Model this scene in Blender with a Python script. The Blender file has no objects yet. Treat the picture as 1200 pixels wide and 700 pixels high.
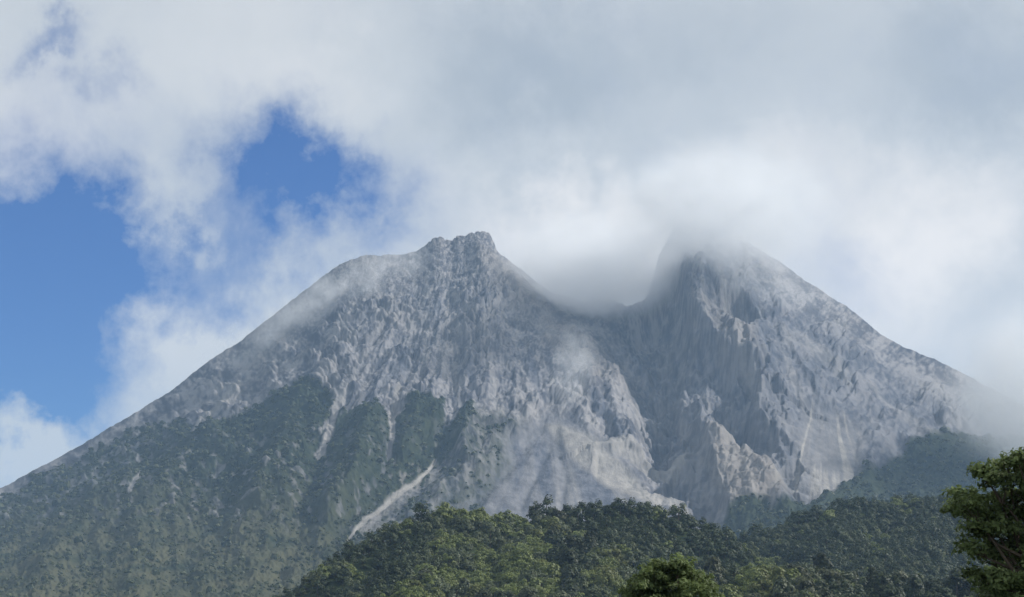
import bpy, math, random
import numpy as np
from mathutils import Vector, Matrix

R = math.radians
random.seed(7)
RNG = np.random.default_rng(11)
scene = bpy.context.scene
COL = scene.collection

# ------------------------------------------------------------------ camera
FPX = 2239.0                      # focal length in pixels of a 1200 px wide frame
PITCH = R(12.1)
cam_data = bpy.data.cameras.new('camera')
cam_data.sensor_width = 36.0
cam_data.lens = 36.0 * FPX / 1200.0
cam_data.clip_start = 0.5
cam_data.clip_end = 120000.0
cam = bpy.data.objects.new('camera', cam_data)
cam.location = (0, 0, 0)
cam.rotation_euler = (math.pi / 2 + PITCH, 0, 0)
COL.objects.link(cam)
scene.camera = cam

# ------------------------------------------------------------------ light constants
SUN_AZ = R(87)                    # clockwise from +Y (straight ahead): from the right
SUN_EL = R(39)
SUN_STRENGTH = 5.0
SKY_STRENGTH = 0.10
EXPOSURE = 0.0
HAZE_DENSITY = 4.0e-5

scene.view_settings.view_transform = 'Standard'
scene.view_settings.look = 'None'
scene.view_settings.gamma = 1.0
scene.view_settings.exposure = EXPOSURE
scene.view_settings.use_curve_mapping = False
scene.cycles.use_denoising = True
scene.cycles.max_bounces = 28
scene.cycles.diffuse_bounces = 2
scene.cycles.glossy_bounces = 1
scene.cycles.transmission_bounces = 2
scene.cycles.volume_bounces = 24
scene.cycles.volume_step_rate = 1.0
scene.cycles.volume_max_steps = 256

sun_data = bpy.data.lights.new('sun', 'SUN')
sun_data.energy = SUN_STRENGTH
sun_data.angle = R(0.53)
sun_data.color = (1.0, 0.965, 0.92)
sun = bpy.data.objects.new('sun', sun_data)
to_sun = Vector((math.sin(SUN_AZ) * math.cos(SUN_EL), math.cos(SUN_AZ) * math.cos(SUN_EL), math.sin(SUN_EL)))
sun.rotation_euler = to_sun.to_track_quat('Z', 'Y').to_euler()
sun.location = (800, -200, 900)
COL.objects.link(sun)


# ------------------------------------------------------------------ helpers: view <-> world
def ray(px, py):
    """direction through a spot of the photograph, per metre of level distance"""
    u = (np.asarray(px, float) - 600.0) / FPX
    v = (350.0 - np.asarray(py, float)) / FPX
    x = u
    y = math.cos(PITCH) - v * math.sin(PITCH)
    z = math.sin(PITCH) + v * math.cos(PITCH)
    h = np.sqrt(x * x + y * y)
    return x / h, y / h, z / h


def at(px, py, dist):
    x, y, z = ray(px, py)
    return float(x * dist), float(y * dist), float(z * dist)


# ------------------------------------------------------------------ node helper
class NT:
    def __init__(self, tree):
        self.t = tree
        self.t.nodes.clear()

    def n(self, kind, **props):
        nd = self.t.nodes.new(kind)
        for k, v in props.items():
            setattr(nd, k, v)
        return nd

    def link(self, a, b):
        self.t.links.new(a, b)

    def setin(self, node, key, val):
        s = node.inputs[key]
        if hasattr(val, 'is_output') or isinstance(val, bpy.types.NodeSocket):
            self.link(val, s)
        else:
            s.default_value = val

    def math(self, op, a, b=None, c=None, clamp=False):
        nd = self.n('ShaderNodeMath', operation=op, use_clamp=clamp)
        for i, v in enumerate((a, b, c)):
            if v is not None:
                self.setin(nd, i, v)
        return nd.outputs[0]

    def add(self, a, b): return self.math('ADD', a, b)
    def sub(self, a, b): return self.math('SUBTRACT', a, b)
    def mul(self, a, b): return self.math('MULTIPLY', a, b)

    def ramp(self, val, lo, hi, out0=0.0, out1=1.0, smooth=True):
        nd = self.n('ShaderNodeMapRange', interpolation_type='SMOOTHSTEP' if smooth else 'LINEAR')
        nd.clamp = True
        for k, v in (('Value', val), ('From Min', lo), ('From Max', hi), ('To Min', out0), ('To Max', out1)):
            self.setin(nd, k, v)
        return nd.outputs[0]

    def noise(self, vec, scale, detail=4.0, rough=0.55, dist=0.0, lac=2.0, out='Fac', dims='3D'):
        nd = self.n('ShaderNodeTexNoise', noise_dimensions=dims)
        if vec is not None:
            self.link(vec, nd.inputs['Vector'])
        nd.inputs['Scale'].default_value = scale
        nd.inputs['Detail'].default_value = detail
        nd.inputs['Roughness'].default_value = rough
        nd.inputs['Lacunarity'].default_value = lac
        nd.inputs['Distortion'].default_value = dist
        return nd.outputs[out]

    def mix(self, fac, a, b):
        nd = self.n('ShaderNodeMix', data_type='RGBA')
        self.setin(nd, 0, fac)
        for i, v in ((6, a), (7, b)):
            if isinstance(v, tuple) and len(v) == 3:
                v = v + (1.0,)
            self.setin(nd, i, v)
        return nd.outputs[2]


# ------------------------------------------------------------------ world: sky and the high cloud deck
world = bpy.data.worlds.new('World')
scene.world = world
world.use_nodes = True


def build_world():
    g = NT(world.node_tree)
    out = g.n('ShaderNodeOutputWorld')
    bg = g.n('ShaderNodeBackground')
    bg.inputs['Strength'].default_value = SKY_STRENGTH
    sky = g.n('ShaderNodeTexSky', sky_type='NISHITA')
    sky.sun_disc = False
    sky.sun_elevation = SUN_EL
    sky.sun_rotation = SUN_AZ
    sky.altitude = 1200.0
    sky.air_density = 1.0
    sky.dust_density = 0.2
    sky.ozone_density = 3.0
    hs = g.n('ShaderNodeHueSaturation')
    hs.inputs['Saturation'].default_value = 1.6
    hs.inputs['Value'].default_value = 0.62
    g.link(sky.outputs[0], hs.inputs['Color'])
    tint = g.n('ShaderNodeVectorMath', operation='MULTIPLY')
    g.link(hs.outputs[0], tint.inputs[0]); tint.inputs[1].default_value = (0.27, 1.0, 1.5)
    tc = g.n('ShaderNodeTexCoord')
    d = tc.outputs['Generated']
    # wobble the direction so cloud edges are ragged
    wob = g.noise(d, 11.0, 9.0, 0.62, out='Color')
    vm = g.n('ShaderNodeVectorMath', operation='SUBTRACT')
    g.link(wob, vm.inputs[0]); vm.inputs[1].default_value = (0.5, 0.5, 0.5)
    vs = g.n('ShaderNodeVectorMath', operation='SCALE')
    g.link(vm.outputs[0], vs.inputs[0]); vs.inputs['Scale'].default_value = 0.16
    va = g.n('ShaderNodeVectorMath', operation='ADD')
    g.link(d, va.inputs[0]); g.link(vs.outputs[0], va.inputs[1])
    dw = va.outputs[0]
    sep = g.n('ShaderNodeSeparateXYZ'); g.link(dw, sep.inputs[0])
    az = g.math('ARCTAN2', sep.outputs[0], sep.outputs[1])
    el = g.math('ARCSINE', sep.outputs[2])

    def blob(px, py, rx, ry, amp):
        x, y, z = ray(px, py)
        a0 = float(math.atan2(x, y)); e0 = float(math.atan(z))
        ka, ke = FPX / rx, FPX / ry
        a = g.mul(g.sub(az, a0), ka)
        e = g.mul(g.sub(el, e0), ke)
        q = g.add(g.mul(a, a), g.mul(e, e))
        return g.mul(g.math('EXPONENT', g.mul(q, -1.0)), amp)

    def total(lst):
        s = blob(*lst[0])
        for b in lst[1:]:
            s = g.add(s, blob(*b))
        return s
    # gaps in the deck (positive) and cloud banks inside the gap (negative)
    gaps = total(SKY_GAPS)
    nz = g.noise(d, 15.0, 9.0, 0.6, 0.4)
    h = g.add(gaps, g.mul(g.mul(g.sub(nz, 0.5), 1.6), g.ramp(gaps, -0.1, 0.55, 0.18, 1.0)))
    cover = g.ramp(h, 0.0, 1.15, 1.0, 0.0, False)
    tone = total(SKY_TONES)
    nb = g.noise(d, 6.0, 5.0, 0.5, 0.3)
    t = g.add(g.add(tone, 0.5), g.mul(g.sub(nb, 0.5), 0.55))
    ramp = g.n('ShaderNodeValToRGB')
    el_ = ramp.color_ramp.elements
    el_[0].position = 0.0; el_[0].color = (0.40, 0.44, 0.475, 1)
    el_[1].position = 1.0; el_[1].color = (0.95, 0.905, 0.85, 1)
    m = ramp.color_ramp.elements.new(0.5); m.color = (0.60, 0.62, 0.625, 1)
    g.link(t, ramp.inputs[0])
    sc = g.n('ShaderNodeVectorMath', operation='SCALE')
    g.link(ramp.outputs[0], sc.inputs[0]); sc.inputs['Scale'].default_value = CLOUD_GAIN / SKY_STRENGTH
    col = g.mix(g.mul(cover, 0.97), tint.outputs[0], sc.outputs[0])
    g.link(col, bg.inputs['Color'])
    g.link(bg.outputs[0], out.inputs[0])


CLOUD_GAIN = 1.10
SKY_GAPS = [
    (40, 335, 130, 130, 1.7), (-150, 360, 250, 160, 1.7), (330, 215, 115, 58, 1.05), (300, 275, 70, 50, 0.45), (400, 205, 70, 40, 0.5),
    (150, 300, 110, 60, 0.55), (75, 40, 45, 22, 0.6), (130, 95, 30, 20, 0.35),
    (110, 470, 90, 40, 0.45),
    (215, 220, 60, 45, -0.55), (230, 265, 40, 22, -0.35), (20, 530, 55, 42, -1.0),
    (260, 400, 120, 60, -0.6), (985, 330, 70, 60, 0.28),
]
SKY_TONES = [
    (620, 90, 150, 90, -0.42), (1150, 70, 130, 70, -0.34), (760, 40, 150, 70, -0.2), (800, 190, 90, 50, -0.15),
    (30, 130, 120, 70, 0.18), (380, 110, 140, 60, 0.15), (1140, 290, 90, 110, 0.40),
    (930, 220, 160, 70, 0.25), (690, 275, 130, 60, 0.5), (250, 380, 140, 80, 0.1),
    (560, 200, 120, 60, 0.12), (1030, 340, 120, 80, 0.25),
]
build_world()


# ------------------------------------------------------------------ numpy noise
PERM = RNG.permutation(1024)
GRAD = np.stack([np.cos(np.linspace(0, 2 * np.pi, 64, endpoint=False)),
                 np.sin(np.linspace(0, 2 * np.pi, 64, endpoint=False))], -1)


def _h(ix, iy, seed):
    return PERM[(PERM[(ix + seed * 57) & 1023] + iy) & 1023]


def pnoise(x, y, seed=0):
    x = np.asarray(x, float); y = np.asarray(y, float)
    ix = np.floor(x).astype(np.int64); iy = np.floor(y).astype(np.int64)
    fx = x - ix; fy = y - iy
    u = fx * fx * fx * (fx * (fx * 6 - 15) + 10)
    v = fy * fy * fy * (fy * (fy * 6 - 15) + 10)

    def g(dx, dy):
        k = _h(ix + dx, iy + dy, seed) & 63
        return GRAD[k, 0] * (fx - dx) + GRAD[k, 1] * (fy - dy)
    a = g(0, 0) + u * (g(1, 0) - g(0, 0))
    b = g(0, 1) + u * (g(1, 1) - g(0, 1))
    return (a + v * (b - a)) * 1.5


def fbm(x, y, octs=4, seed=0, gain=0.5, lac=2.03):
    s = 0.0; a = 1.0; f = 1.0; t = 0.0
    for o in range(octs):
        s = s + a * pnoise(x * f, y * f, seed + o * 7)
        t += a; a *= gain; f *= lac
    return s / t


def ridged(x, y, octs=4, seed=0, gain=0.55, lac=2.03):
    s = 0.0; a = 1.0; f = 1.0; t = 0.0
    for o in range(octs):
        s = s + a * (1.0 - 2.0 * np.abs(pnoise(x * f, y * f, seed + o * 7)))
        t += a; a *= gain; f *= lac
    return s / t


def lumps(x, y, seed=0):
    """rounded blocks of uneven size: 0 in the gaps, up to 1 on top"""
    ix = np.floor(x).astype(np.int64); iy = np.floor(y).astype(np.int64)
    best = np.zeros(x.shape)
    for dx in (-1, 0, 1):
        for dy in (-1, 0, 1):
            h = _h(ix + dx, iy + dy, seed); h2 = _h(ix + dx + 31, iy + dy + 17, seed + 5); h3 = _h(ix + dx + 7, iy + dy + 57, seed + 9)
            ex = x - (ix + dx + h / 1024.0); ey = y - (iy + dy + h2 / 1024.0)
            rad = 0.42 + 0.5 * (h3 / 1024.0)
            best = np.maximum(best, rad * np.sqrt(np.clip(1 - (ex * ex + ey * ey) / (rad * rad), 0, 1)))
    return best


def sstep(a, b, x):
    t = np.clip((x - a) / (b - a), 0, 1)
    return t * t * (3 - 2 * t)


def in_poly(px, py, poly):
    inside = np.zeros(px.shape, bool)
    n = len(poly)
    for i in range(n):
        x0, y0 = poly[i]; x1, y1 = poly[(i + 1) % n]
        if y0 == y1:
            continue
        c = ((y0 > py) != (y1 > py)) & (px < (x1 - x0) * (py - y0) / (y1 - y0) + x0)
        inside ^= c
    return inside


def poly_dist(px, py, pts):
    """distance to a polyline, side (+1 = on its right when walking along it) and how far along"""
    best = np.full(px.shape, 1e9); side = np.zeros(px.shape); along = np.zeros(px.shape)
    L = 0.0
    tot = sum(math.hypot(pts[i + 1][0] - pts[i][0], pts[i + 1][1] - pts[i][1]) for i in range(len(pts) - 1))
    for i in range(len(pts) - 1):
        x0, y0 = pts[i]; x1, y1 = pts[i + 1]
        dx, dy = x1 - x0, y1 - y0
        ll = math.hypot(dx, dy)
        t = np.clip(((px - x0) * dx + (py - y0) * dy) / (ll * ll), 0, 1)
        ex = px - (x0 + t * dx); ey = py - (y0 + t * dy)
        dd = np.hypot(ex, ey)
        m = dd < best
        best = np.where(m, dd, best)
        side = np.where(m, np.sign(ex * -dy + ey * dx), side)
        along = np.where(m, (L + t * ll) / tot, along)
        L += ll
    return best, side, along


def soft_poly(px, py, poly, soft):
    """1 inside, 0 outside, blending over about 'soft' units across the outline"""
    ins = in_poly(px, py, poly)
    d, _, _ = poly_dist(px, py, poly + [poly[0]])
    return np.clip(0.5 + np.where(ins, d, -d) / (2 * soft), 0, 1)


def grid_mesh(name, X, Y, Z, attrs=None):
    ny, nx = X.shape
    me = bpy.data.meshes.new(name)
    nv = nx * ny
    me.vertices.add(nv)
    me.vertices.foreach_set('co', np.stack([X, Y, Z], -1).astype(np.float32).ravel())
    i = np.arange(nv).reshape(ny, nx)
    q = np.stack([i[:-1, :-1], i[:-1, 1:], i[1:, 1:], i[1:, :-1]], -1).reshape(-1, 4)
    me.loops.add(q.size)
    me.loops.foreach_set('vertex_index', q.ravel().astype(np.int32))
    me.polygons.add(len(q))
    me.polygons.foreach_set('loop_start', (np.arange(len(q)) * 4).astype(np.int32))
    me.polygons.foreach_set('use_smooth', np.ones(len(q), bool))
    me.update(calc_edges=True)
    for k, v in (attrs or {}).items():
        a = me.attributes.new(k, 'FLOAT', 'POINT')
        a.data.foreach_set('value', v.astype(np.float32).ravel())
    return me


def link_obj(name, me, mat=None, parent=None, **props):
    o = bpy.data.objects.new(name, me)
    COL.objects.link(o)
    if mat is not None and hasattr(me, 'materials'):
        for m in (mat if isinstance(mat, (list, tuple)) else [mat]):
            me.materials.append(m)
    if parent is not None:
        o.parent = parent
    for k, v in props.items():
        o[k] = v
    return o


# ------------------------------------------------------------------ materials
def new_mat(name):
    m = bpy.data.materials.new(name)
    m.use_nodes = True
    return m, NT(m.node_tree)


def principled(g, rough=0.9, spec=0.1):
    out = g.n('ShaderNodeOutputMaterial')
    b = g.n('ShaderNodeBsdfPrincipled')
    b.inputs['Roughness'].default_value = rough
    b.inputs['Specular IOR Level'].default_value = spec
    g.link(b.outputs[0], out.inputs[0])
    return b


def attr(g, name):
    nd = g.n('ShaderNodeAttribute', attribute_name=name)
    return nd.outputs['Fac']


def volcano_material():
    m, g = new_mat('volcano_slope')
    b = principled(g, 0.95, 0.05)
    co = g.n('ShaderNodeTexCoord').outputs['Object']
    veg, tan, pale, grass, dark, tone = (attr(g, k) for k in ('veg', 'tan', 'pale', 'grass', 'dark', 'tone'))
    # streaks run down the slope: stretch the pattern away from the sides
    mp = g.n('ShaderNodeMapping'); mp.inputs['Scale'].default_value = (1.0, 0.34, 0.55)
    g.link(co, mp.inputs['Vector'])
    co = mp.outputs[0]
    n1 = g.noise(co, 0.006, 6, 0.6)
    n2 = g.noise(co, 0.035, 6, 0.65)
    n3 = g.noise(co, 0.0018, 4, 0.5)
    rock = g.mix(g.ramp(g.add(tone, g.mul(g.sub(n2, 0.5), 0.35)), 0.18, 0.85), (0.066, 0.071, 0.085), (0.258, 0.249, 0.250))
    rock = g.mix(g.mul(g.ramp(n1, 0.5, 0.78), 0.35), rock, (0.205, 0.188, 0.175))
    rock = g.mix(g.mul(g.ramp(n3, 0.45, 0.7), 0.3), rock, (0.10, 0.104, 0.112))
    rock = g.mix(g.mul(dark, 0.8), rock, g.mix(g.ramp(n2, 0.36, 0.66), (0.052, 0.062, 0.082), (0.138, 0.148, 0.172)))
    rock = g.mix(g.mul(tan, g.ramp(n2, 0.25, 0.6, 0.5, 1.0)), rock, (0.235, 0.208, 0.178))
    rock = g.mix(pale, rock, g.mix(g.ramp(n2, 0.3, 0.7), (0.22, 0.21, 0.197), (0.36, 0.34, 0.31)))
    n4 = g.noise(co, 0.05, 5, 0.7)
    n5 = g.noise(co, 0.012, 5, 0.6)
    green = g.mix(g.ramp(n4, 0.35, 0.68), (0.017, 0.026, 0.017), (0.044, 0.054, 0.031))
    green = g.mix(g.mul(grass, g.ramp(n5, 0.3, 0.6)), green, (0.079, 0.080, 0.047))
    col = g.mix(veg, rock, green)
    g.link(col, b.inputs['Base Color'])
    bump = g.n('ShaderNodeBump')
    bump.inputs['Strength'].default_value = 0.55
    bump.inputs['Distance'].default_value = 6.0
    g.link(g.noise(co, 0.10, 4, 0.65), bump.inputs['Height'])
    g.link(bump.outputs[0], b.inputs['Normal'])
    return m


def ground_material(name, lo, hi, scale):
    m, g = new_mat(name)
    b = principled(g, 0.95, 0.05)
    co = g.n('ShaderNodeTexCoord').outputs['Object']
    n = g.noise(co, scale, 7, 0.65)
    g.link(g.mix(g.ramp(n, 0.3, 0.7), lo, hi), b.inputs['Base Color'])
    bump = g.n('ShaderNodeBump')
    bump.inputs['Strength'].default_value = 0.8
    bump.inputs['Distance'].default_value = 1.0
    g.link(g.noise(co, scale * 6, 4, 0.7), bump.inputs['Height'])
    g.link(bump.outputs[0], b.inputs['Normal'])
    return m


def leaf_material(name, lo, hi, per_object=0.0, scale=0.5, transl=0.25):
    """matte leaf with some light coming through; colour varies from leaf clump to leaf clump"""
    m, g = new_mat(name)
    out = g.n('ShaderNodeOutputMaterial')
    co = g.n('ShaderNodeTexCoord').outputs['Object']
    n = g.noise(co, scale, 4, 0.6)
    rnd = g.n('ShaderNodeAttribute', attribute_name='leaf').outputs['Fac']
    f = g.add(g.mul(g.ramp(n, 0.3, 0.7), 0.55), g.mul(rnd, 0.45))
    col = g.mix(f, lo, hi)
    if per_object > 0:
        oi = g.n('ShaderNodeObjectInfo').outputs['Random']
        hs = g.n('ShaderNodeHueSaturation')
        g.link(g.ramp(oi, 0, 1, 0.49, 0.515, False), hs.inputs['Hue'])
        g.link(g.ramp(oi, 0, 1, 1 - per_object, 1 + per_object, False), hs.inputs['Value'])
        g.link(col, hs.inputs['Color'])
        col = hs.outputs[0]
    df = g.n('ShaderNodeBsdfPrincipled')
    df.inputs['Roughness'].default_value = 0.55
    df.inputs['Specular IOR Level'].default_value = 0.25
    g.link(col, df.inputs['Base Color'])
    tr = g.n('ShaderNodeBsdfTranslucent')
    g.link(col, tr.inputs['Color'])
    mx = g.n('ShaderNodeMixShader')
    mx.inputs[0].default_value = transl
    g.link(df.outputs[0], mx.inputs[1]); g.link(tr.outputs[0], mx.inputs[2])
    g.link(mx.outputs[0], out.inputs[0])
    return m


def bark_material():
    m, g = new_mat('bark')
    b = principled(g, 0.9, 0.1)
    co = g.n('ShaderNodeTexCoord').outputs['Object']
    n = g.noise(co, 6, 5, 0.7)
    g.link(g.mix(n, (0.045, 0.034, 0.025), (0.16, 0.125, 0.095)), b.inputs['Base Color'])
    return m


# ------------------------------------------------------------------ the volcano
SKY_X = [-700, -400, -200, 0, 69, 137, 199, 240, 285, 343, 372, 400, 430, 470, 488, 500, 507, 516, 523, 530, 536, 545, 551, 562, 573, 578, 582, 590, 600, 625, 645,
         680, 700, 720, 740, 752, 760, 766, 772, 782, 790, 800, 812, 830, 880, 913, 937, 971, 1006, 1040, 1060, 1095, 1138, 1200, 1300, 1500, 1900]
SKY_Y = [740, 690, 655, 573, 537, 498, 460, 427, 398, 352, 330, 309, 300, 299, 296, 290, 284, 280, 286, 285, 279, 280, 275, 273, 275, 284, 296, 303, 311, 329, 343,
         354, 352, 355, 358, 354, 342, 325, 302, 284, 266, 262, 262, 268, 288, 307, 325, 347, 371, 398, 409, 422, 443, 478, 530, 610, 720]
D_CREST, D_NEAR = 7000.0, 2500.0
PY_NEAR = 745.0
W_EXP = 1.45


_sx = np.arange(-700.0, 1901.0)
_sy = np.interp(_sx, SKY_X, SKY_Y)
_k = np.exp(-(np.arange(-45, 46) / 6.0) ** 2 / 2)
_ss = np.convolve(np.pad(_sy, 45, mode='edge'), _k / _k.sum(), mode='valid')
_sy = _sy + 1.6 * fbm(_sx / 17.0, _sx * 0 + 3.3, 3, 401) + 0.9 * fbm(_sx / 5.0, _sx * 0 + 7.7, 2, 403) + 6.0 * np.exp(-((_sx - 745) / 75.0) ** 4) * fbm(_sx / 11.0, _sx * 0 + 1.7, 4, 405)


def sky_y(px, w):
    """height of the crest line; its small teeth die out a little way down the slope"""
    a = np.interp(px, _sx, _ss)
    return a + (np.interp(px, _sx, _sy) - a) * np.exp(-w / 0.06)


def volcano_base(px, t):
    """t = 0 at the crest, 1 at the foot: the row of the photograph where the smooth cone shows"""
    w = 1 - (1 - np.clip(t, 0, 1)) ** W_EXP
    # the breach drifts to the right on its way down
    shift = 95.0 * w * np.exp(-((px - 760 - 60 * w) / 130.0) ** 2)
    s = sky_y(px - shift, w)
    # far from the crest the skyline's small steps die out
    smooth = np.interp(px - shift, [-700, 0, 199, 343, 430, 560, 700, 800, 913, 1060, 1200, 1500, 1900],
                       [740, 573, 460, 352, 303, 285, 318, 300, 312, 409, 478, 610, 720])
    k = sstep(0.0, 0.55, w)
    s = s * (1 - k) + smooth * k
    return s + (PY_NEAR - s) * w, w


# relief: (points as seen in the photograph, height in m, width left, width right) walking downhill
RELIEF = [
    ([(826, 300), (806, 385), (824, 408), (850, 432), (892, 446)], 75, 16, 70, False),   # shaded cliff edge of the right massif
    ([(820, 508), (850, 526), (890, 556), (930, 590)], 42, 46, 14, False),   # crest above the tan face
    ([(600, 315), (650, 372), (692, 402), (722, 445), (745, 490), (775, 534)], 45, 90, 15, False),  # lit bank left of the breach
    ([(640, 500), (660, 512), (690, 530)], 8, 12, 14, False),                         # talus tongue
    ([(355, 458), (330, 520), (290, 600)], 50, 22, 42, False),
    ([(432, 484), (420, 540), (385, 620)], 50, 20, 34, False),
    ([(492, 474), (486, 515), (478, 542)], 40, 20, 34, False),
    ([(556, 488), (542, 518), (530, 542)], 30, 18, 26, False),
    ([(250, 505), (200, 560), (140, 640)], 42, 24, 40, False),
    ([(150, 560), (90, 620), (40, 690)], 34, 24, 40, False),
    ([(585, 300), (590, 330), (604, 350)], 22, 9, 12, False),
    ([(556, 284), (566, 310), (572, 335)], 18, 8, 12, False),
    ([(880, 470), (905, 520), (935, 540)], 24, 12, 26, False),
    ([(905, 548), (930, 562), (948, 552)], 16, 9, 10, False),
    ([(905, 575), (928, 590), (946, 580)], 16, 9, 10, False),
    ([(736, 392), (752, 404), (760, 420)], 34, 9, 9, False), ([(772, 366), (786, 384)], 26, 7, 8, False), ([(800, 440), (824, 468), (846, 500)], 58, 18, 24, False),
    ([(690, 535), (740, 545), (808, 545)], 26, 10, 10, False),                         # pale shelf above the shaded hollow
]
# cliffs: (upper edge walking downhill, drop in m, run of the face, width of the hollow below)
CLIFFS = [
    ([(792, 270), (800, 330), (806, 375), (824, 402), (850, 428), (880, 440), (905, 446)], 178, 8, 76),
    ([(796, 476), (812, 500), (828, 516), (834, 545), (848, 590), (856, 612)], 72, 9, 34),
    ([(846, 356), (872, 362), (894, 384)], 85, 4, 26), ([(802, 436), (794, 480), (782, 528)], 75, 6, 40),
    ([(690, 538), (740, 536), (800, 540)], 40, 5, 34), ([(796, 536), (814, 556), (804, 592)], 75, 6, 62),
    ([(880, 522), (905, 522), (938, 532)], 34, 3, 10), ([(915, 548), (932, 540), (945, 552)], 36, 3, 12), ([(912, 574), (930, 563), (944, 578)], 36, 3, 13),
    ([(850, 470), (890, 505), (915, 530)], 45, 5, 22), ([(690, 490), (712, 500), (728, 522)], 40, 5, 18),
]
GROOVES = [
    ([(738, 420), (750, 480), (772, 528)], 45, 26),
    ([(770, 535), (800, 580), (850, 625)], 38, 24),
    ([(845, 365), (872, 388)], 40, 16),
    ([(700, 495), (725, 520)], 22, 9),
    ([(850, 492), (880, 520), (912, 552), (940, 582)], 45, 16),
    ([(560, 590), (600, 545), (632, 512)], 9, 8), ([(610, 595), (635, 550), (645, 520)], 8, 6),
    ([(660, 600), (662, 560), (652, 520)], 8, 6), 
    ([(375, 470), (385, 520), (360, 600)], 14, 10), ([(462, 490), (455, 540), (435, 600)], 16, 9),
    ([(528, 500), (512, 545), (490, 580)], 14, 8),
]


def build_volcano():
    az = np.concatenate([np.linspace(R(-30), R(-16), 130, endpoint=False), np.linspace(R(-16), R(16), 1500),
                         np.linspace(R(16), R(30), 131)[1:]])
    px1 = 600 + FPX * np.tan(az) / math.cos(PITCH) * 1.0
    # distances: dense where the slope shows
    t_front = np.linspace(1, 0, 820) ** 1.0
    d_front = D_CREST - t_front * (D_CREST - D_NEAR)
    d_back = D_CREST + np.array([4, 10, 18, 30, 50, 80, 130, 200, 300, 450, 650, 900, 1300, 1800, 2400, 3200])
    d = np.concatenate([d_front, d_back])
    PX, DD = np.meshgrid(px1, d)
    AZ = np.meshgrid(az, d)[0]
    # px depends a little on the row: correct with the true camera geometry
    t = np.clip((D_CREST - DD) / (D_CREST - D_NEAR), 0, 1)
    py0, w = volcano_base(PX, t)
    for _ in range(2):
        v = (350 - py0) / FPX
        yy = math.cos(PITCH) - v * math.sin(PITCH)
        PXc = 600 + FPX * np.tan(AZ) * yy
        py0, w = volcano_base(PXc, t)
    PX = PXc
    v = (350 - py0) / FPX
    yy = math.cos(PITCH) - v * math.sin(PITCH)
    zz = math.sin(PITCH) + v * math.cos(PITCH)
    slope = zz / np.sqrt(((PX - 600) / FPX) ** 2 + yy * yy)
    H = DD * slope
    back = np.clip(DD - D_CREST, 0, None)
    H = H - back * 0.62 - back * slope
    # --- masks in photograph coordinates
    nzx = 14 * fbm(PX / 34, py0 / 30, 4, 50); nzy = 11 * fbm(PX / 34, py0 / 30, 4, 71)
    qx, qy = PX + nzx, py0 + nzy
    veg_poly = [(-900, 720), (-900, 640), (-60, 628), (0, 586), (60, 556), (130, 522), (175, 500), (215, 497), (236, 520), (290, 492), (330, 466), (356, 457),
                (384, 472), (397, 494), (372, 522), (400, 505), (430, 484), (452, 496), (456, 540), (468, 500), (490, 473), (522, 488), (520, 520),
                (545, 492), (560, 490), (552, 525), (520, 550), (478, 575), (440, 605), (405, 640), (395, 720)]
    veg = soft_poly(qx, qy, veg_poly, 9.0)
    veg = sstep(0.32, 0.62, veg + 0.38 * fbm(PX / 6, py0 / 4, 3, 93))
    # the upper left skirt is broken scrub
    thin = sstep(300, 120, PX + (py0 - 500) * 0.8) * sstep(640, 520, py0)
    brk = fbm(PX / 9, py0 / 8, 4, 91)
    veg = veg * np.clip(1 - thin * sstep(-0.1, 0.35, brk) * 0.9, 0, 1)
    bare = sstep(0.08, 0.34, fbm(PX / 13, py0 / 10, 5, 23)) * sstep(500, 560, py0)
    veg = veg * (1 - 0.62 * bare)
    forest_r = [(820, 660), (846, 612), (862, 600), (885, 606), (905, 612), (945, 600), (985, 572), (1030, 556), (1075, 528), (1120, 520), (1300, 530), (2500, 600), (2500, 740), (870, 740)]
    veg_r = soft_poly(qx, qy, forest_r, 4.0)
    foot = sstep(605, 640, py0 + nzy)
    veg = np.clip(np.maximum(np.maximum(veg, veg_r), foot * sstep(500, 400, PX) + 0 * PX), 0, 1)
    grass = sstep(560, 660, py0) * sstep(480, 330, PX)
    # tan rock
    tan = 0.55 * soft_poly(qx, qy, [(835, 515), (860, 530), (930, 592), (905, 612), (860, 615), (835, 560)], 8)
    tan = np.maximum(tan, 0.5 * soft_poly(qx, qy, [(462, 560), (495, 540), (515, 535), (505, 560), (470, 585)], 5))
    tan = np.maximum(tan, 0.35 * soft_poly(qx, qy, [(560, 300), (600, 320), (690, 400), (740, 470), (690, 470), (600, 370)], 14))
    tan = np.maximum(tan, 0.3 * soft_poly(qx, qy, [(810, 385), (860, 350), (890, 420), (900, 440), (850, 430)], 8))
    scar_d, _, scar_a = poly_dist(PX + 0.12 * nzx, py0 + 0.12 * nzy, [(512, 543), (500, 557), (470, 581), (432, 611), (405, 638)])
    scar = sstep(1.3, 0.3, scar_d / (1.2 + 3.2 * np.clip(np.sin(np.clip(scar_a, 0, 1) * math.pi), 0, 1) ** 0.7))
    pale = np.maximum(scar, 0.0 * PX)
    pale = np.maximum(pale, 0.45 * soft_poly(qx, qy, [(950, 485), (1010, 510), (1010, 560), (960, 595), (905, 600), (930, 540)], 6))
    pale = np.maximum(pale, 0.7 * soft_poly(qx, qy, [(690, 535), (715, 528), (800, 535), (805, 548), (730, 546)], 3))
    pale = np.maximum(pale, 0.7 * soft_poly(qx, qy, [(775, 590), (790, 585), (850, 618), (855, 634), (820, 612)], 3))
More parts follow.
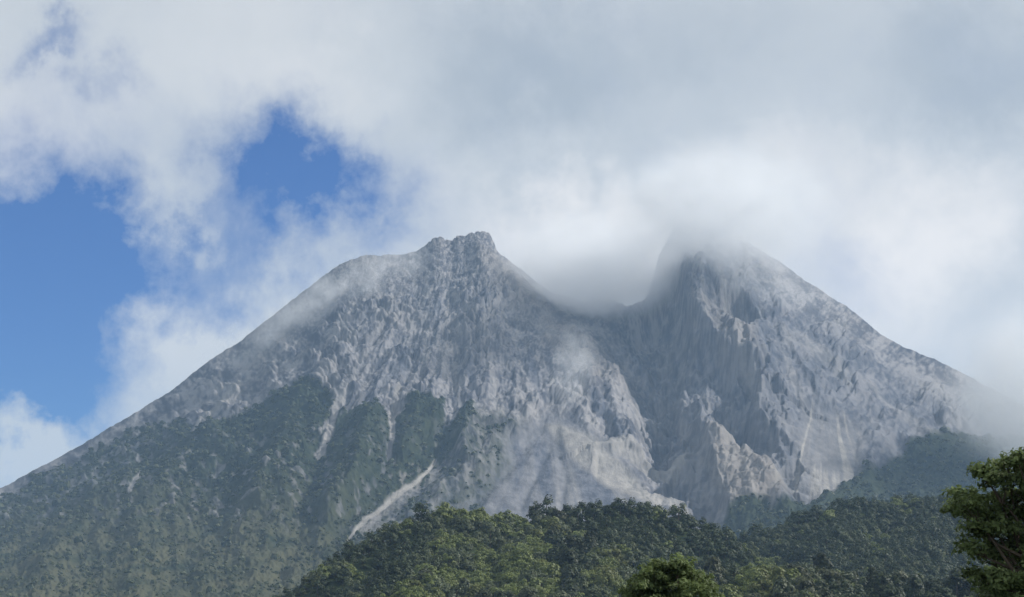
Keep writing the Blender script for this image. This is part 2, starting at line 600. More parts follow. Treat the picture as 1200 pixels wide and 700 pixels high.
    for pts, wd in (([(150, 605), (157, 592), (163, 578)], 3), ([(240, 505), (262, 478), (280, 455)], 4), ([(225, 520), (240, 500)], 3),
                    ([(374, 545), (392, 505), (400, 480)], 4), ([(456, 545), (460, 500), (470, 470)], 3)):
        dd_, _, _ = poly_dist(PX + 0.4 * nzx, py0 + 0.4 * nzy, pts)
        k = sstep(wd + 2, wd - 1, dd_)
        pale = np.maximum(pale, 0.55 * k)
        veg = veg * (1 - k)
    scrubby = soft_poly(qx, qy, [(400, 662), (450, 604), (515, 548), (560, 495), (612, 505), (590, 560), (555, 625), (510, 665)], 9)
    veg = np.maximum(veg, 0.72 * scrubby * (0.5 + 0.5 * sstep(-0.2, 0.2, fbm(PX / 12, py0 / 9, 3, 27))))
    veg = veg * (1 - scar)
    fan = soft_poly(qx, qy, [(600, 520), (650, 498), (665, 505), (790, 600), (530, 612)], 10)
    fth = np.arctan2(PX - 645, py0 - 470); fst = fbm(fth * 9, np.hypot(PX - 645, py0 - 470) / 160, 4, 131)
    pale = np.maximum(pale, fan * 0.4 * sstep(0.05, 0.35, fst))
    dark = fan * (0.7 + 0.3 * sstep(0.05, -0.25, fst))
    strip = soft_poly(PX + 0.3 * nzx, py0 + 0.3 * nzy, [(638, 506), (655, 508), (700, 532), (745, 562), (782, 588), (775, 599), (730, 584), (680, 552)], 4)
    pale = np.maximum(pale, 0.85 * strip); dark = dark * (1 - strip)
    fan2 = soft_poly(qx, qy, [(950, 480), (1010, 505), (1015, 560), (960, 600), (905, 602), (925, 545)], 8)
    fth2 = np.arctan2(PX - 965, py0 - 420); fst2 = fbm(fth2 * 12, np.hypot(PX - 965, py0 - 420) / 120, 4, 137)
    pale = np.clip(np.maximum(pale * (1 - 0.5 * fan2), fan2 * 0.8 * sstep(0.0, 0.3, fst2)), 0, 1)
    dark = np.maximum(dark, 0.8 * fan2 * sstep(-0.05, -0.3, fst2))
    # flow tongues of darker and paler lava all over the cone
    talus = np.clip(soft_poly(qx, qy, [(622, 505), (645, 492), (668, 500), (800, 600), (770, 625), (500, 625), (560, 565)], 12)
                    + soft_poly(PX, py0, [(945, 480), (1015, 510), (1010, 570), (950, 600), (905, 600), (925, 540)], 10), 0, 1)
    # --- relief
    dh = np.zeros_like(H)
    env = np.maximum(sstep(0.0, 0.06, w), 0.3 * sstep(485, 500, PX) * sstep(660, 610, PX))
    for pts, A, wl, wr, _ in RELIEF:
        p2 = [(x, y + A * FPX / 5800 * 0.8) for x, y in pts]
        dist, side, al = poly_dist(PX + 0.5 * nzx, py0 + 0.5 * nzy, p2)
        wd = np.where(side > 0, wl, wr)   # side>0: to the left in the photograph when walking downhill
        k = np.exp(-(dist / wd) ** 1.5)
        k = k * sstep(-0.01, 0.10, al + 0.05) * sstep(1.12, 0.85, al)
        dh = dh + A * k
    for pts, S, run, wide in CLIFFS:
        dist, side, al = poly_dist(PX + 0.5 * nzx, py0 + 0.5 * nzy, pts)
        k = (1 - np.exp(-dist / run)) * np.exp(-(dist / wide) ** 2.5) * sstep(-0.02, 0.12, al + 0.04) * sstep(1.02, 0.86, al)
        dh = dh - np.where(side > 0, S * k, 0)
    for pts, A, wd in GROOVES:
        dist, side, al = poly_dist(PX + 0.35 * nzx, py0 + 0.35 * nzy, pts)
        dh = dh - A * np.exp(-(dist / wd) ** 2)
    dh = dh * env
    calm = sstep(34, 8, scar_d)
    dh = dh * (1 - 0.85 * calm)
    # --- gullies running away from both tops
    def polar(ax, ay):
        dx, dy = PX - ax, py0 - ay + 12
        return np.arctan2(dx, dy), np.hypot(dx, dy)
    thL, rL = polar(545, 262); thR, rR = polar(800, 225)
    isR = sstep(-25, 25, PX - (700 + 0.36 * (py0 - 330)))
    def gul(kth, kr, octs, seed):
        a = ridged(thL * kth, np.log(rL) * kr, octs, seed)
        b = ridged(thR * kth, np.log(rR) * kr, octs, seed + 3)
        return a * (1 - isR) + b * isR
    sc = DD / 6000.0
    tongue = gul(6.0, 1.6, 4, 151)
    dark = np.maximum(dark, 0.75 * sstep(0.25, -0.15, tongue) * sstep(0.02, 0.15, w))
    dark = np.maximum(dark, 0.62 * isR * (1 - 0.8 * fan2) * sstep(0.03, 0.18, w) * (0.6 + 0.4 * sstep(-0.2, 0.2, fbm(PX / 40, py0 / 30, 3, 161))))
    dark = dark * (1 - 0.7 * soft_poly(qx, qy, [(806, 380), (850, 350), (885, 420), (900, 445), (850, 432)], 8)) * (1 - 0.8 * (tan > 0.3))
    pale = np.maximum(pale, 0.22 * sstep(0.45, 0.7, tongue) * sstep(0.02, 0.15, w))
    ash = soft_poly(qx, qy, [(300, 390), (400, 305), (600, 300), (640, 350), (560, 350), (470, 345), (400, 370), (330, 410)], 18)
    rough = (1 - 0.8 * calm) * (1 - 0.6 * ash) * (1 - 0.93 * talus) * (1 - 0.55 * veg)
    big = gul(7.0, 3.2, 3, 5) * 20 * (0.12 + 1.1 * sstep(0.05, 0.35, w)) * (1 + 0.7 * isR)
    med = gul(17.0, 14.0, 3, 15) * 5.5
    # blocky lava: angular lumps
    wx, wy = 6 * fbm(PX / 14, py0 / 12, 2, 33), 5 * fbm(PX / 14, py0 / 12, 2, 37)
    patch = 0.14 + 1.4 * sstep(-0.2, 0.35, fbm(PX / 60, py0 / 42, 3, 47))

    patch = np.maximum(patch, 1.25 * soft_poly(qx, qy, [(690, 470), (760, 440), (900, 450), (960, 520), (930, 610), (780, 610)], 20))

    def lava(kth, kr, seed):
        a = lumps(thL * kth + wx * 0.035, np.log(rL) * kr + wy * 0.035, seed)
        b = lumps(thR * kth + wy * 0.035, np.log(rR) * kr + wx * 0.035, seed + 2)
        return a * (1 - isR) + b * isR
    blk = (lava(15.0, 20.0, 41) * 17 + lava(33.0, 58.0, 43) * 10.0) * patch
    blk = blk + gul(11.0, 8.0, 2, 45) * 6
    fine = gul(60.0, 75.0, 2, 61) * 1.4

    def tone_at(kth, kr, octs, seed):
        a = fbm(thL * kth + wx * 0.03, np.log(rL) * kr + wy * 0.03, octs, seed)
        b = fbm(thR * kth + wy * 0.03, np.log(rR) * kr + wx * 0.03, octs, seed + 3)
        return a * (1 - isR) + b * isR
    tone = (1 - 0.7 * talus) * np.clip(0.5 + 0.75 * tone_at(11.0, 12.0, 5, 211) + 0.5 * tone_at(60.0, 75.0, 2, 221), 0, 1) + 0.32 * talus
    dh = dh + sc * ((big + med) * (1 - 0.85 * talus) * (1 - 0.85 * calm) * (0.25 + 0.75 * env) + (blk + fine) * rough * np.maximum(0.15 + 0.85 * sstep(0.0, 0.16, w), 0.35 * sstep(485, 500, PX) * sstep(660, 610, PX)))
    # leafy surface of the wooded skirt
    dh = dh + sc * veg * (lumps(PX / 3.2, py0 / 1.6, 81) * 3.5 + ridged((PX + wx) / 30, (py0 + wy) / 16, 3, 85) * 12)
    H0 = H + dh
    wall = soft_poly(qx, qy, [(735, 300), (790, 255), (880, 300), (930, 440), (960, 600), (790, 625), (690, 470)], 16) * env
    dh = dh + wall * sc * (9.0 * fbm(PX / 16, H0 / 15.0, 3, 241) + 8.0 * lumps(PX / 11 + wx * 0.05, H0 / 22.0, 243))
    H = H + dh * np.where(back > 0, np.exp(-back / 200.0), 1.0)
    X = DD * np.sin(AZ); Y = DD * np.cos(AZ)
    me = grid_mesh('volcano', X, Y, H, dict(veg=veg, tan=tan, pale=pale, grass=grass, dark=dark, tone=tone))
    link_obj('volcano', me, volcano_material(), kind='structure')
    return PX, py0, X, Y, H, veg, grass


VOLC = build_volcano()

# ------------------------------------------------------------------ foothills
def P3(px, py, dist):
    return np.array(at(px, py, dist))


TREE_LIFT = 18.0
HILL_RIDGES = [   # crest lines: (column, row of the treetops, level distance), side slope
    ([(250, 730, 1500), (330, 704, 1600), (390, 662, 1660), (430, 640, 1700), (500, 604, 1750), (560, 596, 1760), (640, 597, 1780), (720, 592, 1800), (780, 596, 1820), (812, 610, 1830), (850, 632, 1850), (880, 660, 1850)], 0.80),
    ([(545, 598, 1755), (520, 635, 1590), (488, 672, 1430), (455, 720, 1260)], 0.72),
    ([(735, 596, 1800), (715, 630, 1620), (690, 670, 1450), (668, 720, 1260)], 0.75),
    ([(640, 600, 1780), (625, 640, 1560), (600, 690, 1330), (585, 730, 1200)], 0.6),
    ([(860, 660, 2150), (900, 614, 2300), (950, 600, 2350), (1010, 586, 2400), (1060, 583, 2420), (1140, 580, 2450), (1300, 585, 2450), (1600, 640, 2400)], 0.75),
    ([(1010, 588, 2400), (975, 625, 2150), (950, 668, 1900)], 0.7),
    ([(1105, 585, 2430), (1075, 622, 2150), (1020, 655, 1880), (985, 690, 1700)], 0.7),
    ([(930, 655, 1330), (890, 662, 1300), (855, 700, 1200), (840, 730, 1120)], 0.42),
    ([(935, 655, 1330), (985, 700, 1180), (1000, 730, 1120)], 0.42),
    ([(1180, 660, 1500), (1120, 690, 1350), (1080, 730, 1250)], 0.4),
]


def hill_height(x, y):
    best = np.full(x.shape, -1e9)
    for pts, sl in HILL_RIDGES:
        W = [P3(px, py, dd) for px, py, dd in pts]
        for i in range(len(W) - 1):
            a, b = W[i], W[i + 1]
            dx, dy = b[0] - a[0], b[1] - a[1]
            ll = dx * dx + dy * dy
            t = np.clip(((x - a[0]) * dx + (y - a[1]) * dy) / ll, 0, 1)
            dist = np.hypot(x - a[0] - t * dx, y - a[1] - t * dy)
            z = a[2] + t * (b[2] - a[2]) - TREE_LIFT - sl * (np.sqrt(dist * dist + 400.0) - 20.0)
            best = np.maximum(best, z) + 6.0 * np.exp(-np.abs(best - z) / 8.0) * (best > -1e8)
    r = np.hypot(x, y)
    floor = -1.7 + 34.0 * sstep(150, 1500, r) + 60 * sstep(1800, 2600, r)
    nz = 13 * fbm(x / 110, y / 150, 4, 201)
    return np.maximum(best + nz, floor + 0.4 * nz * sstep(200, 700, r))


def build_hills():
    az = np.linspace(R(-30), R(30), 520)
    d = np.concatenate([np.linspace(420, 1000, 40, endpoint=False), np.linspace(1000, 2900, 300)])
    AZ, DD = np.meshgrid(az, d)
    X, Y = DD * np.sin(AZ), DD * np.cos(AZ)
    Z = hill_height(X, Y)
    me = grid_mesh('foothills', X, Y, Z)
    link_obj('foothills', me, ground_material('hill_undergrowth', (0.018, 0.028, 0.014), (0.055, 0.072, 0.03), 0.08), kind='structure')


def build_ground():
    """the plain around the viewer and out to the horizon"""
    az = np.linspace(0, 2 * math.pi, 181)
    d = np.concatenate([[0.0, 4, 10, 20, 40, 70, 110, 160, 230, 320, 440, 600, 900, 1400, 2200, 3500, 6000, 10000, 18000, 30000]])
    AZ, DD = np.meshgrid(az, d)
    X, Y = DD * np.sin(AZ), DD * np.cos(AZ)
    Z = np.full(X.shape, -1.7) + 0.25 * fbm(X / 25, Y / 25, 3, 301) * sstep(5, 30, DD) - 3.0 * sstep(350, 700, DD)
    me = grid_mesh('ground', X, Y, Z)
    link_obj('ground', me, ground_material('meadow', (0.03, 0.042, 0.018), (0.085, 0.10, 0.04), 0.3), kind='structure')


build_hills()
build_ground()


# ------------------------------------------------------------------ trees
def mesh_from_quads(name, V, mats_idx=None, leaf=None, smooth=False):
    """V: (n,4,3) loose quads"""
    n = len(V)
    me = bpy.data.meshes.new(name)
    me.vertices.add(n * 4)
    me.vertices.foreach_set('co', V.astype(np.float32).ravel())
    me.loops.add(n * 4)
    me.loops.foreach_set('vertex_index', np.arange(n * 4, dtype=np.int32))
    me.polygons.add(n)
    me.polygons.foreach_set('loop_start', (np.arange(n) * 4).astype(np.int32))
    if mats_idx is not None:
        me.polygons.foreach_set('material_index', mats_idx.astype(np.int32))
    me.update(calc_edges=True)
    if leaf is not None:
        a = me.attributes.new('leaf', 'FLOAT', 'POINT')
        a.data.foreach_set('value', np.repeat(leaf, 4).astype(np.float32))
    return me


def leaf_quads(rng, C, N, size, asp=0.55, jitter=0.5):
    """one quad per centre C, facing roughly N"""
    n = len(C)
    N = N + rng.normal(0, jitter, (n, 3))
    N /= np.linalg.norm(N, axis=1)[:, None] + 1e-9
    A = np.cross(N, rng.normal(0, 1, (n, 3)))
    A /= np.linalg.norm(A, axis=1)[:, None] + 1e-9
    B = np.cross(N, A)
    s = size * rng.uniform(0.6, 1.35, n)[:, None]
    a, b = A * s * 0.5, B * s * asp * 0.5
    return np.stack([C - a, C - b * 1.0 + a * 0.1, C + a, C + b * 1.0 + a * 0.1], 1)


def clump_points(rng, centre, rad, n, flat=0.75):
    """points in a shell-heavy clump with outward directions"""
    d = rng.normal(0, 1, (n, 3)); d /= np.linalg.norm(d, axis=1)[:, None]
    d[:, 2] = np.where(d[:, 2] < -0.35, -d[:, 2] * 0.6, d[:, 2])
    r = rad * rng.uniform(0.45, 1.0, n) ** 0.5
    p = d * r[:, None]
    p[:, 2] *= flat
    return centre + p, d


def tube_quads(pts, rads, seg=6):
    out = []
    P = [np.array(p, float) for p in pts]
    rings = []
    for i, p in enumerate(P):
        t = P[min(i + 1, len(P) - 1)] - P[max(i - 1, 0)]
        t /= np.linalg.norm(t) + 1e-9
        ref = np.array([1.0, 0, 0]) if abs(t[0]) < 0.8 else np.array([0, 1.0, 0])
        u = np.cross(t, ref); u /= np.linalg.norm(u); v = np.cross(t, u)
        a = np.linspace(0, 2 * math.pi, seg, endpoint=False)
        rings.append(p + rads[i] * (np.cos(a)[:, None] * u + np.sin(a)[:, None] * v))
    for i in range(len(rings) - 1):
        for k in range(seg):
            k2 = (k + 1) % seg
            out.append([rings[i][k], rings[i][k2], rings[i + 1][k2], rings[i + 1][k]])
    return np.array(out)


BARK = bark_material()
LEAF_KINDS = [leaf_material('grey_green_leaves', (0.036, 0.047, 0.022), (0.112, 0.122, 0.052), 0.22, 0.25, 0.2),
              leaf_material('bright_green_leaves', (0.060, 0.075, 0.018), (0.190, 0.205, 0.056), 0.22, 0.25, 0.25),  # lighter leaves, mostly used to paint in the sunlit slopes
              leaf_material('dark_green_leaves', (0.018, 0.027, 0.012), (0.058, 0.072, 0.027), 0.22, 0.25, 0.15)]
LEAF_NEAR = leaf_material('near_leaves', (0.048, 0.070, 0.024), (0.235, 0.300, 0.115), 0.0, 1.2, 0.45)


def forest_tree_quads(rng, kind, nleaf):
    """a wild hillside tree, base at z=0; returns quads and material index (0 leaf, 1 bark)"""
    hgt = {0: 13.0, 1: 11.0, 2: 15.0}[kind] * rng.uniform(0.9, 1.1)
    wid = {0: 5.6, 1: 6.4, 2: 4.6}[kind] * rng.uniform(0.9, 1.1)
    nc = 15
    C, N = [], []
    for i in range(nc):
        a = rng.uniform(0, 2 * math.pi); rr = wid * math.sqrt(rng.uniform(0, 1)) * 0.8
        zz = hgt * (0.26 + 0.58 * (1 - (rr / wid) ** 2)) + rng.normal(0, 0.9)
        p, n = clump_points(rng, np.array([rr * math.cos(a), rr * math.sin(a), zz - 1.0]), rng.uniform(1.7, 2.8), nleaf // nc, 0.8)
        C.append(p); N.append(n)
    C = np.concatenate(C); N = np.concatenate(N)
    N = N * 0.6 + (C - np.array([0, 0, hgt * 0.35])) / wid * 0.6
    q = leaf_quads(rng, C, N, 1.1, 0.8, 0.28)
    tr = tube_quads([(0, 0, 0.0), (0.2, 0.1, hgt * 0.35), (-0.1, 0.2, hgt * 0.62), (0.0, 0.0, hgt * 0.8)], [0.38, 0.3, 0.2, 0.06], 5)
    return np.concatenate([q, tr]), np.concatenate([np.zeros(len(q)), np.ones(len(tr))]), np.concatenate([rng.uniform(0, 1, len(q)), np.zeros(len(tr))])


def project(x, y, z):
    yc = y * math.cos(PITCH) + z * math.sin(PITCH)
    zc = -y * math.sin(PITCH) + z * math.cos(PITCH)
    return 600 + FPX * x / yc, 350 - FPX * zc / yc


def zone_label(px, py, dist, kind, size):
    look = ['rounded grey-green', 'broad bright green', 'dense dark green'][kind]
    big = 'large' if size > 1.3 else ('small' if size < 0.85 else 'mid-sized')
    row = 'near the crest of' if py < 612 else ('half way up' if py < 652 else 'low on')
    if dist > 1880 and px > 840:
        return f'{big} {look} tree {row} the hazy wooded ridge at right', 'trees on the far wooded ridge at right'
    if px > 830:
        return f'{big} {look} tree {row} the low knoll at lower right', 'trees on the low knoll at right'
    if px > 655:
        return f'{big} {look} tree {row} the right half of the middle hill', 'trees on the right half of the middle hill'
    return f'{big} {look} tree {row} the left half of the middle hill', 'trees on the left half of the middle hill'


def build_forest():
    rng = np.random.default_rng(5)
    protos = []
    for k in range(3):
        for j in range(3):
            q, mi, lf = forest_tree_quads(rng, k, 1000)
            me = mesh_from_quads('forest_tree', q, mi, lf)
            me.materials.append(LEAF_KINDS[k]); me.materials.append(BARK)
            protos.append((k, me))
    low = [(k, forest_tree_quads(rng, k, 560)) for k in (0, 1, 2, 0, 1, 2)]
    def kind_at(px, py, x, y):
        sunlit = in_poly(np.array([px]), np.array([py]), [(520, 590), (610, 590), (640, 640), (665, 705), (520, 705), (440, 705), (500, 650)])[0] or \
            in_poly(np.array([px]), np.array([py]), [(840, 705), (860, 668), (900, 650), (950, 665), (990, 705)])[0] or \
            in_poly(np.array([px]), np.array([py]), [(670, 705), (690, 655), (720, 640), (740, 670), (740, 705)])[0]
        v = pnoise(np.array([x / 70.0]), np.array([y / 70.0]), 77)[0] + rng.normal(0, 0.25)
        if sunlit:
            return 1 if v > -0.25 else 0  # sunlight on these slopes put into leaf colour: mostly the brighter kind
        return 2 if v > -0.28 else (0 if v > -0.6 else 1)  # elsewhere mostly dark leaves, deepening the shaded flanks by colour
    # candidate spots on a jittered grid over the wooded slopes
    sp = 9.5
    gx, gy = np.meshgrid(np.arange(-700, 1000, sp), np.arange(1000, 2620, sp))
    gx = (gx + rng.uniform(-0.48, 0.48, gx.shape) * sp).ravel(); gy = (gy + rng.uniform(-0.48, 0.48, gy.shape) * sp).ravel()
    gz = hill_height(gx, gy)
    px, py = project(gx, gy, gz + 11)
    pxb, pyb = project(gx, gy, gz + 3)
    r = np.hypot(gx, gy)
    keep = (px > -40) & (px < 1240) & (py < 730) & (py > 560)
    # hidden ones: march the sight line to the treetop over the terrain
    vis = np.ones(len(gx), bool)
    idx = np.nonzero(keep)[0]
    hid = np.zeros(len(idx), bool)
    for f in np.linspace(0.45, 0.985, 40):
        hx, hy = gx[idx] * f, gy[idx] * f
        hid |= hill_height(hx, hy) + 5.0 > (gz[idx] + 15.0) * f
    vis[idx] = ~hid
    keep &= vis
    # crown sizes vary at random and in broad patches
    idx = np.nonzero(keep)[0]
    size = 1.05 * np.clip(np.exp(rng.normal(0, 0.30, len(idx))), 0.5, 1.65) * (1 + 0.25 * pnoise(gx[idx] / 90, gy[idx] / 90, 9))
    appar = size / r[idx] * np.where(hid[~hid].size, 1, 1)
    order = np.argsort(-appar)
    n_ind = 290
    chosen = order[:n_ind]; rest = order[n_ind:]
    for c in chosen:
        i = idx[c]
        k = kind_at(px[i], py[i], gx[i], gy[i])
        me = protos[3 * k + int(rng.integers(3))][1]
        o = bpy.data.objects.new('forest_tree', me)
        COL.objects.link(o)
        o.location = (gx[i], gy[i], gz[i] - 2.6 * size[c]); o.rotation_euler = (0, 0, rng.uniform(0, 6.28))
        s = size[c]
        o.scale = (s * rng.uniform(0.9, 1.1), s * rng.uniform(0.9, 1.1), s * rng.uniform(0.85, 1.2))
        lab, grp = zone_label(px[i], py[i], r[i], k, s)
        o['label'] = lab; o['category'] = 'tree'; o['group'] = grp
    Q, MI, LF = [], [], []
    for c in rest:
        i = idx[c]
        k = kind_at(px[i], py[i], gx[i], gy[i])
        q, mi, lf = low[k + 3 * int(rng.integers(2))][1]
        mi = np.where(mi > 0.5, 3, k)
        a = rng.uniform(0, 6.28); s = size[c]
        rot = np.array([[math.cos(a), -math.sin(a), 0], [math.sin(a), math.cos(a), 0], [0, 0, rng.uniform(0.85, 1.2)]])
        Q.append(q @ rot.T * s + np.array([gx[i], gy[i], gz[i] - 2.6 * s]))
        MI.append(mi); LF.append(np.clip(lf * 0.6 + rng.uniform(0, 0.4), 0, 1))
    me = mesh_from_quads('forest', np.concatenate(Q), np.concatenate(MI), np.concatenate(LF))
    link_obj('forest', me, LEAF_KINDS + [BARK], kind='stuff', label='dense mixed forest covering the hills in front of the volcano', category='forest')
    print('forest trees', len(idx))


build_forest()


def near_tree(name, label, loc, hgt, clumps, leaf_size, per_clump, mat, seed, trunk_r=0.16, group=None):
    """loc: base; clumps: list of (x, y, z, radius) relative to the base"""
    rng = np.random.default_rng(seed)
    root = bpy.data.objects.new(name, None); COL.objects.link(root)
    root.location = loc; root['label'] = label; root['category'] = 'tree'
    if group:
        root['group'] = group
    # trunk and limbs: a trunk to the crown's heart and one limb to each clump
    fork = np.array([0.05, 0.0, hgt * 0.38])
    tq = tube_quads([(0, 0, -0.3), (0.04, 0.02, hgt * 0.2), tuple(fork), (0.0, 0.05, hgt * 0.62)], [trunk_r * 1.3, trunk_r, trunk_r * 0.8, trunk_r * 0.35], 10)
    me = mesh_from_quads('trunk', tq); link_obj('trunk', me, BARK, root)
    for (x, y, z, r) in clumps:
        lq = []
        e = np.array([x, y, z]); s = fork + np.array([0, 0, rng.uniform(0, hgt * 0.2)])
        m = s * 0.45 + e * 0.55 + rng.normal(0, 0.12, 3) + np.array([0, 0, -0.1])
        lq.append(tube_quads([tuple(s), tuple(m), tuple(e)], [trunk_r * 0.42, trunk_r * 0.25, trunk_r * 0.07], 6))
        for j in range(4):
            d = rng.normal(0, 1, 3); d[2] = abs(d[2]); d /= np.linalg.norm(d)
            lq.append(tube_quads([tuple(m * 0.3 + e * 0.7), tuple(e + d * r * 0.8)], [trunk_r * 0.12, trunk_r * 0.03], 5))
        link_obj('branch', mesh_from_quads('branch', np.concatenate(lq)), BARK, root)
    C, N = [], []
    for (x, y, z, r) in clumps:
        # each bough breaks into sprays of leaves
        ns = max(9, int(34 * r ** 1.6))
        for j in range(ns):
            d = rng.normal(0, 1, 3); d /= np.linalg.norm(d)
            if d[2] < -0.2:
                d[2] = -d[2] * 0.5
            c = np.array([x, y, z]) + d * r * rng.uniform(0.35, 1.0) * np.array([1, 1, 1.0])
            p, n = clump_points(rng, c, rng.uniform(0.18, 0.38), per_clump, 0.9)
            C.append(p); N.append(n * 0.6 + d * 0.4 + np.array([0, 0, 0.35]))
    C = np.concatenate(C); N = np.concatenate(N)
    q = leaf_quads(rng, C, N, leaf_size, 0.5, 0.5)
    me = mesh_from_quads('crown', q, None, rng.uniform(0, 1, len(q)))
    link_obj('crown', me, mat, root)
    return root


def clumps_from_view(spots, base, dist, rng, depth=0.9):
    out = []
    for px, py, rpx in spots:
        dd = dist + rng.uniform(-depth, depth)
        p = P3(px, py, dd)
        out.append((p[0] - base[0], p[1] - base[1], p[2] - base[2], 1.35 * rpx * dd / FPX))
    return out


def build_near_trees():
    rng = np.random.default_rng(21)
    # big tree at the right edge
    D = 55.0
    bx, by, _ = at(1236, 700, D)
    base = (bx, by, -1.7)
    spots = [(1182, 552, 17), (1165, 570, 16), (1150, 556, 6), (1195, 545, 14), (1205, 575, 22), (1185, 590, 18),
             (1128, 586, 11), (1140, 600, 17), (1122, 598, 10), (1158, 608, 18), (1150, 628, 16), (1175, 625, 22), (1200, 610, 24),
             (1142, 648, 12), (1160, 655, 17), (1190, 655, 24), (1150, 680, 13), (1172, 690, 20), (1215, 640, 30), (1215, 690, 30), (1160, 715, 20),
             (1225, 560, 26), (1240, 590, 30), (1250, 640, 30), (1200, 730, 30), (1235, 540, 20), (1270, 600, 24), (1240, 710, 30)]
    near_tree('broadleaf_tree', 'dark leafy tree nearest the camera, cropped by the right edge', base, 9.4,
              clumps_from_view(spots, base, D, rng, 0.8), 0.15, 56, LEAF_NEAR, 3, 0.18)
    # round crown at the bottom
    D = 75.0
    bx, by, _ = at(785, 700, D)
    base = (bx, by, -1.7)
    spots = [(785, 676, 20), (765, 680, 17), (808, 680, 18), (750, 690, 15), (825, 692, 13), (740, 700, 12), (785, 695, 26), (760, 705, 20), (812, 705, 20),
             (795, 668, 11), (775, 670, 11), (833, 704, 9), (735, 710, 10), (785, 725, 30), (755, 730, 22), (815, 730, 22), (772, 750, 22), (800, 750, 22)]
    near_tree('broadleaf_tree', 'small round-topped green tree at the bottom in front of the hill', base, 7.4,
              clumps_from_view(spots, base, D, rng, 1.0), 0.15, 60, LEAF_NEAR, 4, 0.14)
    # paler tree low at the right edge, further back
    D = 120.0
    bx, by, _ = at(1186, 700, D)
    base = (bx, by, -1.7)
    spots = [(1184, 664, 16), (1170, 678, 15), (1200, 672, 20), (1160, 694, 14), (1185, 690, 20), (1210, 690, 22), (1175, 712, 22), (1205, 720, 26), (1155, 720, 16), (1190, 745, 26)]
    near_tree('broadleaf_tree', 'paler green tree low at the right edge behind the dark tree', base, 8.5,
              clumps_from_view(spots, base, D, rng, 1.6), 0.2, 44, LEAF_NEAR, 6, 0.18)


build_near_trees()


def build_skirt_woods():
    """low scrub and small trees over the green skirt of the volcano: far too many to count"""
    rng = np.random.default_rng(77)
    PX, py0, X, Y, H, veg, grass = VOLC
    ok = (veg > 0.55) & (PX > -60) & (PX < 1260) & (py0 > 440) & (py0 < 722)
    cand = np.argwhere(ok)
    pick = cand[rng.integers(0, len(cand), 16000)]
    pr = veg[pick[:, 0], pick[:, 1]] - 0.55 * grass[pick[:, 0], pick[:, 1]]
    clus = fbm(PX[pick[:, 0], pick[:, 1]] / 26, py0[pick[:, 0], pick[:, 1]] / 15, 3, 171)
    pick = pick[rng.uniform(0, 1, len(pick)) < np.clip(pr * (0.55 + 1.3 * clus), 0.05, 1)]
    protos = []
    for k in range(8):
        d = rng.normal(0, 1, (30, 3)); d /= np.linalg.norm(d, axis=1)[:, None]
        d[:, 2] = np.abs(d[:, 2]) * 1.1 - 0.1
        C = d * rng.uniform(0.7, 1.0, 30)[:, None] * np.array([1, 1, 0.95]) + np.array([0, 0, 0.2])
        protos.append(leaf_quads(rng, C, d, 0.85, 0.8, 0.25))
    Q, MI, LF = [], [], []
    for a, b in pick:
        s = 5.2 * math.exp(rng.normal(0, 0.35)) * Y[a, b] / 5000.0
        q = protos[int(rng.integers(8))] * np.array([s, s, s * rng.uniform(0.7, 1.3)]) + np.array([X[a, b], Y[a, b], H[a, b]])
        Q.append(q); MI.append(np.full(len(q), 2 if rng.uniform() < 0.66 - 0.5 * grass[a, b] else 0)); LF.append(np.full(len(q), rng.uniform(0, 1)))
    me = mesh_from_quads('scrub', np.concatenate(Q), np.concatenate(MI), np.concatenate(LF))
    link_obj('scrub', me, LEAF_KINDS, kind='stuff', label='dark green scrub and low trees covering the lower flanks of the volcano', category='scrub')


build_skirt_woods()


# ------------------------------------------------------------------ clouds and haze
def cloud_material(name, density, scale, soft, thresh=(0.35, 0.65), color=(0.994, 0.996, 0.998), rate=0.6, aniso=0.0, seed=0.0):
    m, g = new_mat(name)
    out = g.n('ShaderNodeOutputMaterial')
    vol = g.n('ShaderNodeVolumePrincipled')
    vol.inputs['Color'].default_value = color + (1,)
    vol.inputs['Anisotropy'].default_value = aniso
    co = g.n('ShaderNodeTexCoord').outputs['Object']
    # noise in metres: object coordinates are the unit ball, scaled per cloud
    mp = g.n('ShaderNodeMapping')
    mp.inputs['Location'].default_value = (seed, seed * 1.7, seed * 0.6)
    mp.inputs['Scale'].default_value = scale
    g.link(co, mp.inputs['Vector'])
    nz = g.noise(mp.outputs[0], 1.0, 6.0, 0.6, 0.3)
    wv = g.noise(mp.outputs[0], 0.55, 3.0, 0.55, 0.0, out='Color')
    w1 = g.n('ShaderNodeVectorMath', operation='SUBTRACT'); g.link(wv, w1.inputs[0]); w1.inputs[1].default_value = (0.5, 0.5, 0.5)
    w2 = g.n('ShaderNodeVectorMath', operation='SCALE'); g.link(w1.outputs[0], w2.inputs[0]); w2.inputs['Scale'].default_value = 1.5
    w3 = g.n('ShaderNodeVectorMath', operation='ADD'); g.link(co, w3.inputs[0]); g.link(w2.outputs[0], w3.inputs[1])
    ln = g.n('ShaderNodeVectorMath', operation='LENGTH'); g.link(w3.outputs[0], ln.inputs[0])
    l0 = g.n('ShaderNodeVectorMath', operation='LENGTH'); g.link(co, l0.inputs[0])
    r = ln.outputs['Value']
    fall = g.math('EXPONENT', g.mul(g.mul(r, r), -2.6))
    edge = g.ramp(l0.outputs['Value'], 1.0, 0.55, 0.0, 1.0)
    body = g.ramp(nz, thresh[0], thresh[1], 0.0, 1.3)
    den = g.mul(g.mul(g.mul(fall, edge), body), density)
    g.link(den, vol.inputs['Density'])
    g.link(vol.outputs[0], out.inputs['Volume'])
    m.cycles.volume_step_rate = rate
    return m


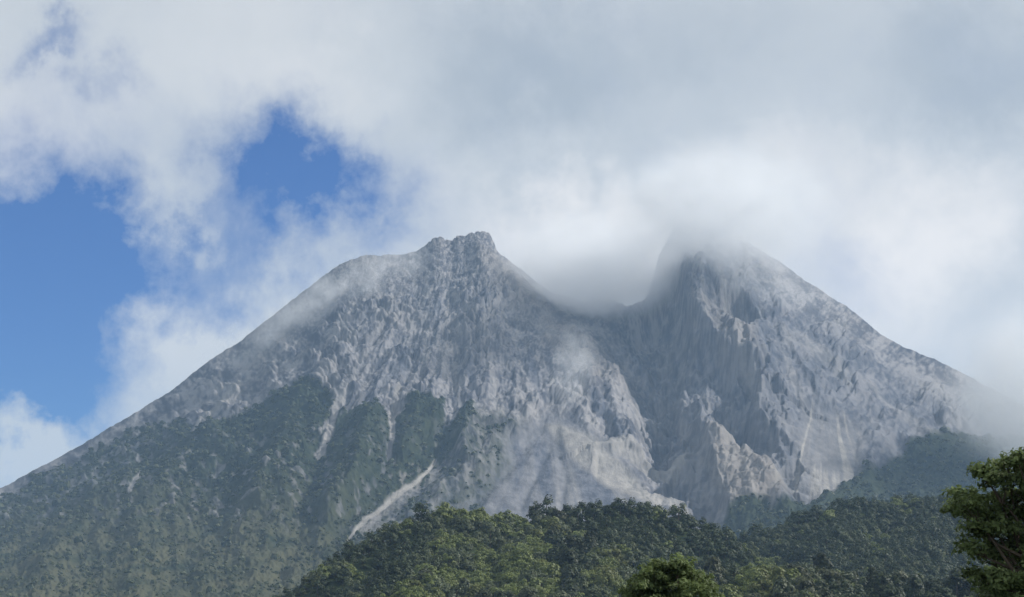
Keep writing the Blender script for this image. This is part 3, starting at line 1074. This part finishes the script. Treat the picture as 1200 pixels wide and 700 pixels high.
def cloud(name, label, px, py, dist, rpx, rpy, rdepth, density, noise_m, soft=0.7, tilt=0.0, seed=0.0, rate=0.6, thresh=(0.35, 0.65), color=(0.994, 0.996, 0.998)):
    """an ellipsoid of drifting cloud droplets with a ragged soft body"""
    c = at(px, py, dist)
    rx, rz = rpx * dist / FPX, rpy * dist / FPX
    import bmesh
    bm = bmesh.new()
    bmesh.ops.create_icosphere(bm, subdivisions=3, radius=1.0)
    me = bpy.data.meshes.new(name); bm.to_mesh(me); bm.free()
    sc = (rx / noise_m, rdepth / noise_m, rz / noise_m)
    o = link_obj(name, me, cloud_material(name, density, sc, soft, thresh, color, rate, seed=seed), kind='stuff', label=label, category='cloud')
    o.location = c; o.scale = (rx, rdepth, rz)
    o.rotation_euler = (0, tilt, -math.atan2(c[0], c[1]))
    return o


def build_clouds():
    cloud('cloud', 'bright white steam cloud rising from the crater between the two summits', 696, 314, 6800, 140, 78, 500, 0.0075, 80, seed=3.1, thresh=(0.3, 0.6))
    cloud('cloud', 'low white steam bank lying in the notch of the crater rim', 702, 330, 6750, 120, 56, 420, 0.0072, 90, seed=31.0, thresh=(0.15, 0.5))
    cloud('cloud', 'grey cloud cap hiding the tip of the right-hand summit', 845, 252, 6450, 180, 80, 800, 0.0072, 80, seed=9.2, thresh=(0.3, 0.62))
    cloud('cloud', 'pale cloud drifting over the right-hand flank at the edge of the view', 1250, 462, 5700, 165, 140, 600, 0.0075, 110, seed=12.3, thresh=(0.3, 0.6))
    cloud('mist', 'thin veil of mist lying along the upper left slope', 385, 358, 6700, 190, 50, 200, 0.0060, 100, tilt=R(-33), seed=17.9)
    cloud('mist', 'small puff of fumarole mist on the middle slope', 672, 430, 5350, 36, 62, 90, 0.0075, 40, tilt=R(12), seed=21.4, thresh=(0.3, 0.65))
    cloud('mist', 'thin mist spread before the face of the right-hand summit', 890, 310, 6300, 180, 60, 220, 0.0022, 120, tilt=R(25), seed=25.4)


def build_haze():
    """the air itself, from just under the ground to just above the clouds on the summit"""
    import bmesh
    bm = bmesh.new()
    bmesh.ops.create_cube(bm, size=1.0)
    me = bpy.data.meshes.new('haze'); bm.to_mesh(me); bm.free()
    m, g = new_mat('haze')
    out = g.n('ShaderNodeOutputMaterial')
    vol = g.n('ShaderNodeVolumePrincipled')
    vol.inputs['Color'].default_value = (0.46, 0.69, 1.0, 1)
    vol.inputs['Density'].default_value = HAZE_DENSITY
    vol.inputs['Anisotropy'].default_value = 0.1
    g.link(vol.outputs[0], out.inputs['Volume'])
    m.cycles.homogeneous_volume = True
    o = link_obj('haze', me, m, kind='stuff', label='pale blue haze in the air between viewer and volcano', category='haze')
    zt, zb = 2500.0, -40.0
    o.scale = (62000, 62000, zt - zb)
    o.location = (0, 0, (zt + zb) / 2)


build_clouds()
build_haze()
